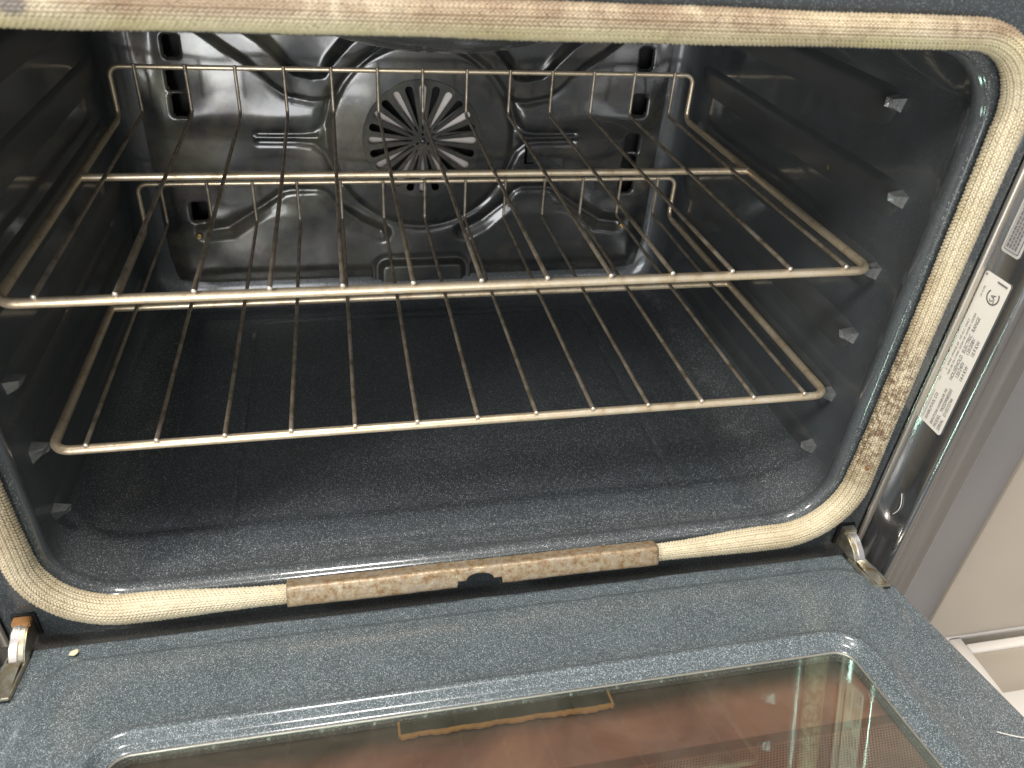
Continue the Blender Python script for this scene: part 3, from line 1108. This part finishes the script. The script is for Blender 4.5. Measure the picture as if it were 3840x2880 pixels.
# ---- side columns of the range: inner cheek, rounded nose, front face, outer side
for side in (1, -1):
    p2 = [(0.3340, -0.0335), (0.3415, -0.0335), (0.3415, -0.060)]
    for t in np.linspace(0, 1, 8):
        a = math.pi - t * math.pi * 0.5
        p2.append((0.3415 + 0.0045 + 0.0045 * math.cos(a), -0.0655 - 0.0045 * math.sin(a)))
    p2 += [(0.3480, -0.0698), (0.3500, -0.0684), (0.3525, -0.0680), (0.3600, -0.0680), (0.3615, -0.0690), (0.3640, -0.0694), (0.3700, -0.0690)]
    for t in np.linspace(0, 1, 6):
        a = math.pi / 2 - t * math.pi / 2
        p2.append((0.3740 + 0.004 * math.cos(a), -0.0650 - 0.004 * math.sin(a)))
    p2 += [(0.378, 0.0), (0.378, 0.30), (0.378, 0.44)]
    zz = [-0.60, -0.36, -0.2, 0.0, 0.2, 0.275]
    V = [(side * x, y, z) for (x, y) in p2 for z in zz]
    o = part(obj('side_column', V, grid_faces(len(p2), len(zz)), 'steel', oven))
    md = o.modifiers.new('thickness', 'SOLIDIFY')
    md.thickness = 0.0008
    # pale folded strip between frame and cheek
    st = [(0.3330, -0.0352), (0.3334, -0.0366), (0.3345, -0.0372), (0.3378, -0.0372), (0.3386, -0.0366), (0.3388, -0.034)]
    V = [(side * x, y, z) for (x, y) in st for z in (-0.255, -0.1, 0.05, 0.275)]
    part(obj('trim_strip', V, grid_faces(len(st), 4), 'steel_light', oven))

# range body behind and above the front
V, F = box_data(-0.372, 0.372, 0.44, 0.445, -0.60, 0.275)
part(obj('body_back', V, F, 'body', oven, False))
part(box('cooktop', -0.380, 0.380, -0.062, 0.445, 0.279, 0.305, 'body', oven, 0.004))
part(box('storage_drawer', -0.335, 0.335, -0.062, -0.038, -0.585, -0.345, 'steel', oven, 0.004))
for sx in (-1, 1):
    for yy in (-0.01, 0.40):
        part(box('levelling_foot', sx * 0.33 - 0.02, sx * 0.33 + 0.02, yy - 0.02, yy + 0.02, -ZO, -0.60, 'body', oven, 0.003))

# ---- rating label on the right cheek
XL = 0.3410
LY0, LY1, LZ0, LZ1 = -0.0600, -0.0360, -0.1125, 0.0135


def label_plate(name, y0, y1, z0, z1, r, material, x, parent):
    pts = rrect(y0, y1, z0, z1, r, 0.0008)
    V = [(x, p_[0], p_[1]) for p_ in pts] + [(x - 0.00025, p_[0], p_[1]) for p_ in pts]
    n_ = len(pts)
    F = [tuple(range(n_, 2 * n_))] + [(i, (i + 1) % n_, n_ + (i + 1) % n_, n_ + i) for i in range(n_)]
    o = obj(name, V, F, material, parent, False)
    bm = bmesh.new()
    bm.from_mesh(o.data)
    bmesh.ops.recalc_face_normals(bm, faces=bm.faces)
    bm.to_mesh(o.data)
    bm.free()
    return o


lab = part(label_plate('rating_label', LY0, LY1, LZ0, LZ1, 0.0022, 'label', XL, oven))


def text(body, size, a, b_, parent, material='ink', x=XL, xs=1.0, flip=False):
    """a = start along z, b_ = baseline y; letters run up the column"""
    c_ = bpy.data.curves.new('lettering', 'FONT')
    c_.body = body
    c_.size = size
    c_.resolution_u = 2
    o_ = bpy.data.objects.new('tmp', c_)
    COL.objects.link(o_)
    bpy.context.view_layer.update()
    me_ = bpy.data.meshes.new_from_object(o_.evaluated_get(bpy.context.evaluated_depsgraph_get()))
    bpy.data.objects.remove(o_)
    me_.transform(Matrix.Diagonal((xs, 1, 1, 1)))
    # x -> +z, y -> +y, z -> -x   (facing -x)
    if flip:
        me_.transform(Matrix(((0, 0, -1, 0), (0, -1, 0, 0), (-1, 0, 0, 0), (0, 0, 0, 1))))
    else:
        me_.transform(Matrix(((0, 0, -1, 0), (0, 1, 0, 0), (1, 0, 0, 0), (0, 0, 0, 1))))
    me_.name = 'lettering'
    me_.materials.clear()
    t_ = link('lettering', me_, material, parent, False)
    t_.location = (x - 0.00045, b_, a)
    return t_


T = lambda body, size, a, b_, xs=1.0, material='ink': text(body, size, a, b_, lab, material, XL, xs)
T('HOUSEHOLD APPLIANCE MFD. BY', 0.0017, LZ0 + 0.003, -0.0392, 0.95, 'ink_soft')
T('WHIRLPOOL CO.', 0.0040, LZ0 + 0.003, -0.0433, 0.80)
T('BENTON HARBOR MI', 0.0034, LZ0 + 0.003, -0.0493, 0.98)
T('MODEL   YKESS908SS03', 0.0042, LZ0 + 0.003, -0.0535, 0.80)
T('SERIAL   D10572744', 0.0042, LZ0 + 0.003, -0.0576, 0.80)
T('KW', 0.0018, LZ0 + 0.037, -0.0392, 1.0, 'ink_soft')
T('3   WIRE\u20131PHASE\u201360   HZ\u2013A.C. ONLY', 0.0026, LZ0 + 0.047, -0.0410, 1.0)
T('FOR USE ON 3 WIRE 120/240 OR 120/208 V. SYSTEM', 0.0026, LZ0 + 0.045, -0.0443, 0.86)
T('HOUSEHOLD  ELECTRIC  RANGE', 0.0044, LZ0 + 0.043, -0.0490, 0.80)
T('120/240V      120/208V', 0.0044, LZ0 + 0.047, -0.0529, 0.80)
T('14.4 KW        10.9 KW', 0.0044, LZ0 + 0.047, -0.0573, 0.80)
T('LR 31096', 0.0024, LZ0 + 0.108, -0.0415, 0.9, 'ink_soft')
T('SA', 0.0064, LZ0 + 0.1085, -0.0528, 0.85)
# open ring of the certification mark
pts = [(0, 0.0047 * math.cos(t), 0.0047 * math.sin(t)) for t in np.linspace(math.radians(140), math.radians(400), 30)]
V = []
for (x, y, z) in pts:
    k = 1.20
    V += [(0, y, z), (0, y * k, z * k)]
obj('certification_mark', V, grid_faces(len(pts), 2), 'ink', lab, False, (XL - 0.00045, -0.0505, LZ0 + 0.1125))
box('printed_bar', -0.0002, 0.0, -0.0045, 0.0045, -0.0006, 0.0006, 'ink_soft', lab, 0, (XL - 0.0003, -0.0535, LZ1 - 0.0028))
box('printed_bar', -0.0002, 0.0, -0.0008, 0.0008, -0.0006, 0.0006, 'ink_soft', lab, 0, (XL - 0.0003, -0.0378, LZ1 - 0.0022))

# second, silver label higher up
lab2 = part(label_plate('caution_label', -0.0560, -0.0395, 0.0300, 0.0900, 0.0022, 'label_grey', XL, oven))
o = label_plate('print_border', -0.0543, -0.0412, 0.0322, 0.0880, 0.0008, 'ink', XL - 0.0003, lab2)
o = label_plate('print_field', -0.0538, -0.0417, 0.0327, 0.0875, 0.0006, 'label_panel', XL - 0.0006, lab2)
for i, yb in enumerate((-0.0440, -0.0464, -0.0488, -0.0512)):
    z = 0.0345
    for k in range(14):
        w = rng.uniform(0.0012, 0.0030)
        box('print_mark', -0.00015, 0, -0.0008, 0.0008, 0, w, 'ink_soft', lab2, 0, (XL - 0.0009, yb, z))
        z += w + 0.0007
        if z > 0.083:
            break

# ================================================================== DOOR (part of the oven)
TILT = math.radians(10.5)
dm = Matrix(((1, 0, 0), (0, -math.cos(TILT), math.sin(TILT)), (0, math.sin(TILT), math.cos(TILT))))
# local axes: x right, v outward (col 1), w up (col 2); made right-handed by building with (x, v, w) mapped below
DO = np.array([0, -0.047, -0.243])
DV = np.array([0, -math.cos(TILT), math.sin(TILT)])
DN = np.array([0, math.sin(TILT), math.cos(TILT)])
WX0, WX1, WV0, WV1 = -0.2400, 0.2500, 0.1035, 0.365
WCX, WCV = 0.005, 0.234


def ang_ring(fn_sd, n_=720, rmax=0.6):
    th = np.linspace(0, 2 * math.pi, n_, endpoint=False)
    # sample denser towards the corners
    cx, cv = np.cos(th), np.sin(th)
    lo = np.zeros(n_)
    hi = np.full(n_, rmax)
    for _ in range(40):
        mid = (lo + hi) / 2
        s_ = fn_sd(WCX + cx * mid, WCV + cv * mid)
        lo = np.where(s_ < 0, mid, lo)
        hi = np.where(s_ < 0, hi, mid)
    return WCX + cx * lo, WCV + cv * lo


def win(off):
    return lambda x, v: sd_rr(x, v, WX0 - off, WX1 + off, WV0 - off, WV1 + off, 0.012 + off * 0.9)


def field(off):                      # crease between the raised field and the lower rim
    def f(x, v):
        hw = np.where(x > 0, 0.3165 - 0.0425 * sstep(0.074, 0.128, v), 0.2985) + off
        d = np.maximum(np.abs(x) - hw, np.maximum(0.0205 - off - v, v - (0.452 + off)))
        # rounded back corners
        qx = np.abs(x) - hw + 0.03
        qv = (0.0205 - off + 0.03) - v
        c_ = np.hypot(np.maximum(qx, 0), np.maximum(qv, 0)) - 0.03
        return np.where((qx > 0) & (qv > 0), c_, d)
    return f


def outer(off):
    return lambda x, v: sd_rr(x, v, -0.331 - off, 0.331 + off, 0.0 - off, 0.478 + off, 0.020)


rings_d = [(win(-0.0010), -0.0120), (win(0.0), -0.0052), (win(0.0006), -0.0043), (win(0.0018), -0.0036), (win(0.0050), -0.0032),
           (win(0.0064), -0.0026), (win(0.0080), -0.0006), (win(0.0092), 0.0012), (win(0.0104), 0.0023), (win(0.0120), 0.0028), (win(0.0138), 0.0026), (win(0.0152), 0.0016), (win(0.0166), 0.0005), (win(0.0184), 0.0)]
V, nr3 = [], 720
RW = []
for fn, w in rings_d:
    RW.append((ang_ring(fn, nr3), w))
a = RW[-1][0]
bfi = ang_ring(field(-0.0035), nr3)
for t in (0.25, 0.5, 0.75):
    RW.append(((a[0] + (bfi[0] - a[0]) * t, a[1] + (bfi[1] - a[1]) * t), 0.0))
for off, w in ((-0.0035, 0.0), (-0.0018, -0.0004), (0.0, -0.0016), (0.0018, -0.0029), (0.0040, -0.0033)):
    RW.append((ang_ring(field(off), nr3), w))
ofi = ang_ring(outer(-0.004), nr3)
bfo = RW[-1][0]
RW.append(((bfo[0] + (ofi[0] - bfo[0]) * .5, bfo[1] + (ofi[1] - bfo[1]) * .5), -0.0034))
for off, w in ((-0.004, -0.0035), (-0.0022, -0.0040), (-0.0008, -0.0052), (0.0, -0.0065), (0.0, -0.030), (-0.003, -0.036), (-0.03, -0.0365)):
    RW.append((ang_ring(outer(off), nr3), w))


def door_pt(x, v, w):
    x, v, w = np.broadcast_arrays(np.asarray(x, float), np.asarray(v, float), np.asarray(w, float))
    return DO + np.stack([x, 0 * x, 0 * x], -1) + v[..., None] * DV + w[..., None] * DN


# the door keeps its own axes: local x, local y = outward, local z = up out of the door face (mirrored handedness avoided by a real rotation)
ROT = Matrix(((-1, 0, 0, 0), (0, DV[1], DN[1], 0), (0, DV[2], DN[2], 0), (0, 0, 0, 1)))  # local (-x, v, w)


def dl(x, v, w):
    return (-x, v, w)


V = []
for (rx, rv), w in RW:
    V.append(np.stack([-rx, rv, np.full(nr3, w)], -1))
V = np.stack(V, 1).reshape(-1, 3)
F = grid_faces(nr3, len(RW), True)
door = obj('door', V, F, 'door_enamel', oven)
bm = bmesh.new()
bm.from_mesh(door.data)
bmesh.ops.recalc_face_normals(bm, faces=bm.faces)
bm.to_mesh(door.data)
bm.free()
door.matrix_local = Matrix.Translation((DO[0], DO[1] - 0.2, DO[2] + ZO)) @ ROT


def dpart(name, verts, faces, material, smooth=False):
    return obj(name, [dl(*v) for v in verts], faces, material, door, smooth)


def dbox(name, x0, x1, v0, v1, w0, w1, material, bev=0.0):
    V_, F_ = box_data(-x1, -x0, v0, v1, w0, w1)
    o_ = obj(name, V_, F_, material, door, False)
    if bev:
        bevel_obj(o_, bev)
    return o_


# outer face of the door below
dbox('door_skin', -0.331, 0.331, 0.0, 0.478, -0.046, -0.0366, 'steel', 0.004)
# window: outer pane, inner pane with printed dot screen, retainer tab
gp = rrect(WX0 - 0.008, WX1 + 0.008, WV0 - 0.008, WV1 + 0.008, 0.016, 0.006)
ng = len(gp)
V = [(-p_[0], p_[1], -0.0048) for p_ in gp] + [(-p_[0], p_[1], -0.0085) for p_ in gp]
F = [tuple(range(ng))[::-1], tuple(range(ng, 2 * ng))] + [(i, (i + 1) % ng, ng + (i + 1) % ng, ng + i) for i in range(ng)]
glass = obj('window_glass', V, F, 'glass', door, False)
bm = bmesh.new()
bm.from_mesh(glass.data)
bmesh.ops.recalc_face_normals(bm, faces=bm.faces)
bm.to_mesh(glass.data)
bm.free()
dbox('inner_pane', WX0 - 0.008, WX1 + 0.008, WV0 - 0.008, WV1 + 0.008, -0.0170, -0.0135, 'inner_pane')
tabo = dbox('retainer_tab', -0.0700, 0.0705, WV0 - 0.006, 0.1155, -0.0112, -0.0100, 'tab')
# worn orange edge of the tab
V = []
xs = np.linspace(-0.0695, 0.0700, 60)
for x in xs:
    e = 0.0006 * math.sin(x * 260) + 0.0004 * math.sin(x * 900) + (0.0010 if x > 0.035 else 0)
    V += [(x, 0.1138 + e * .4, -0.0097), (x, 0.1166 + e, -0.0097), (x, 0.1166 + e, -0.0114)]
obj('tab_edge', [dl(*v) for v in V], grid_faces(len(xs), 3), 'tab_edge', door, False)
for x in (-0.0699, 0.0703):
    dbox('tab_edge', x - 0.0007, x + 0.0007, WV0 - 0.006, 0.1155, -0.0116, -0.0096, 'tab_edge')
# bright seat line where the glass meets the enamel
gp1 = rrect(WX0 + 0.0004, WX1 - 0.0004, WV0 + 0.0004, WV1 - 0.0004, 0.0116, 0.003)
tube('glass_seal', [(-p_[0], p_[1], -0.0046) for p_ in gp1], 0.0007, 'steel_light', door, 6, True)

# hinges: bright link arm from the frame slot into a gold channel on the door
for sx in (1, -1):
    X0 = sx * 0.3165
    # link plate, outline in (y, z) of the scene; arm leaves the frame at z -0.232
    out_yz = [(-0.030, -0.2290), (-0.040, -0.2262), (-0.0500, -0.2275), (-0.0600, -0.2330), (-0.0665, -0.2395), (-0.0690, -0.2440), (-0.0640, -0.2480), (-0.0560, -0.2440),
              (-0.0500, -0.2425), (-0.0430, -0.2445), (-0.030, -0.2460)]
    o = prism('hinge', out_yz, 'x', X0 - 0.0050, X0 + 0.0050, 'zinc', oven, 0.0008)
    part(o)
    # bright strip along the top of the arm
    top = [(-0.044, -0.2259), (-0.0500, -0.2267), (-0.0602, -0.2321), (-0.0668, -0.2388), (-0.0664, -0.2400), (-0.0598, -0.2333), (-0.0498, -0.2279), (-0.044, -0.2270)]
    t_ = prism('bright_edge', top, 'x', X0 + sx * 0.0016 - 0.0022, X0 + sx * 0.0016 + 0.0022, 'bright_steel', o)
    # slot collar on the frame
    prism('hinge_collar', [(-0.0345, -0.2235), (-0.0375, -0.2240), (-0.0378, -0.2450), (-0.0345, -0.2460)], 'x', X0 - 0.0076, X0 + 0.0076, 'dark', o)
    prism('hinge_hook', [(-0.0375, -0.2246), (-0.0440, -0.2250), (-0.0448, -0.2290), (-0.0376, -0.2290)], 'x', X0 - 0.0058, X0 + 0.0058, 'rust_hook' if sx < 0 else 'zinc', o, 0.0007)
    # lower leaf and channel on the door
    xs_ = X0 + sx * 0.0004
    ch = dbox('hinge_channel', xs_ - 0.0072, xs_ + 0.0060, 0.004, 0.0500, -0.0024, -0.0012, 'dark')
    for a0, a1 in ((-0.0076, -0.0060), (0.0046, 0.0062)):
        dbox('channel_edge', xs_ + a0, xs_ + a1, 0.012, 0.0490, -0.0026, 0.0008, 'zinc', 0.0004)
    dbox('channel_edge', xs_ - 0.0070, xs_ + 0.0060, 0.0478, 0.0498, -0.0026, 0.0010, 'zinc', 0.0004)
    V = [(xs_ - 0.0052, 0.020, 0.0030), (xs_ + 0.0040, 0.020, 0.0030), (xs_ + 0.0042, 0.047, -0.0012), (xs_ - 0.0054, 0.047, -0.0012),
         (xs_ - 0.0052, 0.020, 0.0016), (xs_ + 0.0040, 0.020, 0.0016), (xs_ + 0.0042, 0.047, -0.0022), (xs_ - 0.0054, 0.047, -0.0022)]
    lf = obj('hinge_leaf', [dl(*v) for v in V], [(0, 1, 2, 3), (7, 6, 5, 4), (0, 4, 5, 1), (1, 5, 6, 2), (2, 6, 7, 3), (3, 7, 4, 0)], 'zinc', door, False)
    bm = bmesh.new()
    bm.from_mesh(lf.data)
    bmesh.ops.recalc_face_normals(bm, faces=bm.faces)
    bm.to_mesh(lf.data)
    bm.free()

# ================================================================== RACKS
RW_, RR = 0.2835, 0.0032
WZ = -0.0047                       # rails hang under the wires
SP = 0.0435
YR_, HR = 0.3583, 0.041


def rack(loc, label, bar_y):
    r = empty('oven_rack', loc, label, 'oven rack', 'wire racks inside the oven')
    # front rail and both side rails: one bent rod that rises into the rear stop
    side_c = 0.012
    Pf = densify(fillet([(-RW_, 0.030, WZ), (-RW_, 0.0028, WZ), (RW_, 0.0028, WZ), (RW_, 0.030, WZ)], side_c, 8), 0.03)
    tube('front_rail', Pf, RR, 'rail', r, 12)
    for s_ in (-1, 1):
        tube('side_rail', densify(np.array([(s_ * RW_, 0.0295, WZ), (s_ * RW_, YR_ - 0.012, WZ)]), 0.03), RR * 0.98, 'rail', r, 12)
    st = fillet([(-RW_, YR_ - 0.0125, WZ), (-RW_, YR_, WZ), (-RW_, YR_, HR), (RW_, YR_, HR), (RW_, YR_, WZ), (RW_, YR_ - 0.0125, WZ)], 0.009, 6)
    tube('rear_stop', densify(st, 0.03), 0.0024, 'rail', r, 10)
    tube('cross_bar', densify(np.array([(-RW_ - 0.001, bar_y, WZ), (RW_ + 0.001, bar_y, WZ)]), 0.03), RR, 'rail', r, 12)
    for i in range(13):
        x = (i - 6) * SP
        bow = rng.normal(0, 0.0004)
        P = fillet([(x, 0.0006, 0), (x + bow, 0.18, 0), (x, YR_ - 0.0035, 0), (x, YR_ - 0.0036, HR + 0.0032)], 0.005, 5)
        w_ = tube('wire', densify(P, 0.02), 0.0016, 'wire', r, 8)
        Vt = [(0.00158 * math.cos(t), 0, 0.00158 * math.sin(t)) for t in np.linspace(0, 2 * math.pi, 12, endpoint=False)]
        Vt = [(v[0], -0.0000, v[2]) for v in Vt] + [(v[0] * .8, -0.0006, v[2] * .8) for v in Vt]
        obj('cut_end', Vt, [(k, (k + 1) % 12, 12 + (k + 1) % 12, 12 + k) for k in range(12)] + [tuple(range(12, 24))], 'tip', w_, True, (x, 0.0005, 0))
    return r


rack((0, 0, ZO + 0.0), 'upper chrome wire oven rack, bright front rail nearer the top gasket', 0.2035)
rack((0.0019, 0.001, ZO - 0.1112), 'lower chrome wire oven rack, directly above the speckled oven floor', 0.1925)

# ================================================================== neighbouring cabinet
cab = empty('kitchen_cabinet', (0.75, 0.3, 0), 'beige painted kitchen cabinet with open bottom drawer right of the oven', 'cabinet')


def cpart(o):
    o.location = (-0.75, -0.3, ZO)
    return o


cpart(box('shadow_panel', 0.384, 0.5140, 0.003, 0.020, -0.470, 0.24, 'shadow_grey', cab, 0.0012))  # added panel: the range's soft shadow on the cabinet, painted as grey
cpart(box('cabinet_door', 0.5145, 1.10, 0.000, 0.020, -0.470, 0.24, 'cabinet', cab, 0.0015))
cpart(box('carcass', 0.384, 1.10, 0.022, 0.58, -ZO + 0.001, 0.25, 'cabinet', cab, 0.0015))
cpart(box('drawer_rail', 0.384, 1.10, 0.004, 0.020, -0.505, -0.478, 'drawer_white', cab, 0.001))
cpart(box('drawer_side', 0.5590, 0.5730, -0.082, 0.0030, -0.560, -0.480, 'drawer_white', cab, 0.0015))
cpart(box('drawer_back', 0.5740, 1.09, -0.0165, -0.0060, -0.560, -0.480, 'drawer_white', cab, 0.001))
cpart(box('drawer_front', 0.5450, 1.10, -0.1000, -0.0680, -0.600, -0.478, 'drawer_white', cab, 0.002))
cpart(box('drawer_tray', 0.5735, 1.09, -0.0675, -0.0170, -0.500, -0.4835, 'cabinet', cab, 0.001))

# ================================================================== small loose things
def world_door(x, v, w):
    p_ = DO + np.array([x, 0, 0]) + v * DV + w * DN
    return (p_[0], p_[1], p_[2] + ZO)


V, F = [], []
ico = bpy.data.meshes.new('crumb')
bm = bmesh.new()
bmesh.ops.create_icosphere(bm, subdivisions=2, radius=0.0026)
for v in bm.verts:
    v.co.z *= 0.45
    v.co.x *= 1.25
    v.co *= 1 + 0.25 * math.sin(v.co.x * 2300 + v.co.y * 1700) * 0.6
bm.to_mesh(ico)
bm.free()
cr = link('crumb', ico, 'crumb', None)
cr.location = world_door(-0.2830, 0.0130, -0.0010)
cr.rotation_euler = (-TILT, 0, 0.6)
cr['label'] = 'tiny pale yellow crumb lying on the open door near left hinge'
cr['category'] = 'crumb'
ic2 = ico.copy()
ic2.name = 'burnt_crumb'
ic2.materials.clear()
cr2 = link('burnt_crumb', ic2, 'crumb_brown', None)
cr2.scale = (1.2, 0.5, 0.7)
cr2.location = (0.2975, -0.0522, ZO - 0.1465)
cr2.rotation_euler = (0.8, 0.25, 0.3)
cr2['label'] = 'brown burnt crumb stuck to the gasket at its lower right'
cr2['category'] = 'crumb'
t = np.linspace(0, 1, 14)
th1 = tube('thread', [world_door(0.300 + 0.030 * q, 0.188 + 0.004 * q + 0.006 * math.sin(q * 2.4), -0.0014) for q in t], 0.00028, 'thread', None, 6)
th1['label'] = 'thin white thread curved on the right rim of the open door'
th1['category'] = 'thread'
th2 = tube('thread', [(XL - 0.0006, -0.052 - 0.004 * math.sin(q * 3), ZO - 0.178 - 0.022 * q) for q in t], 0.00025, 'thread', None, 6)
th2['label'] = 'fine pale thread clinging to the steel cheek below the white label'
th2['category'] = 'thread'
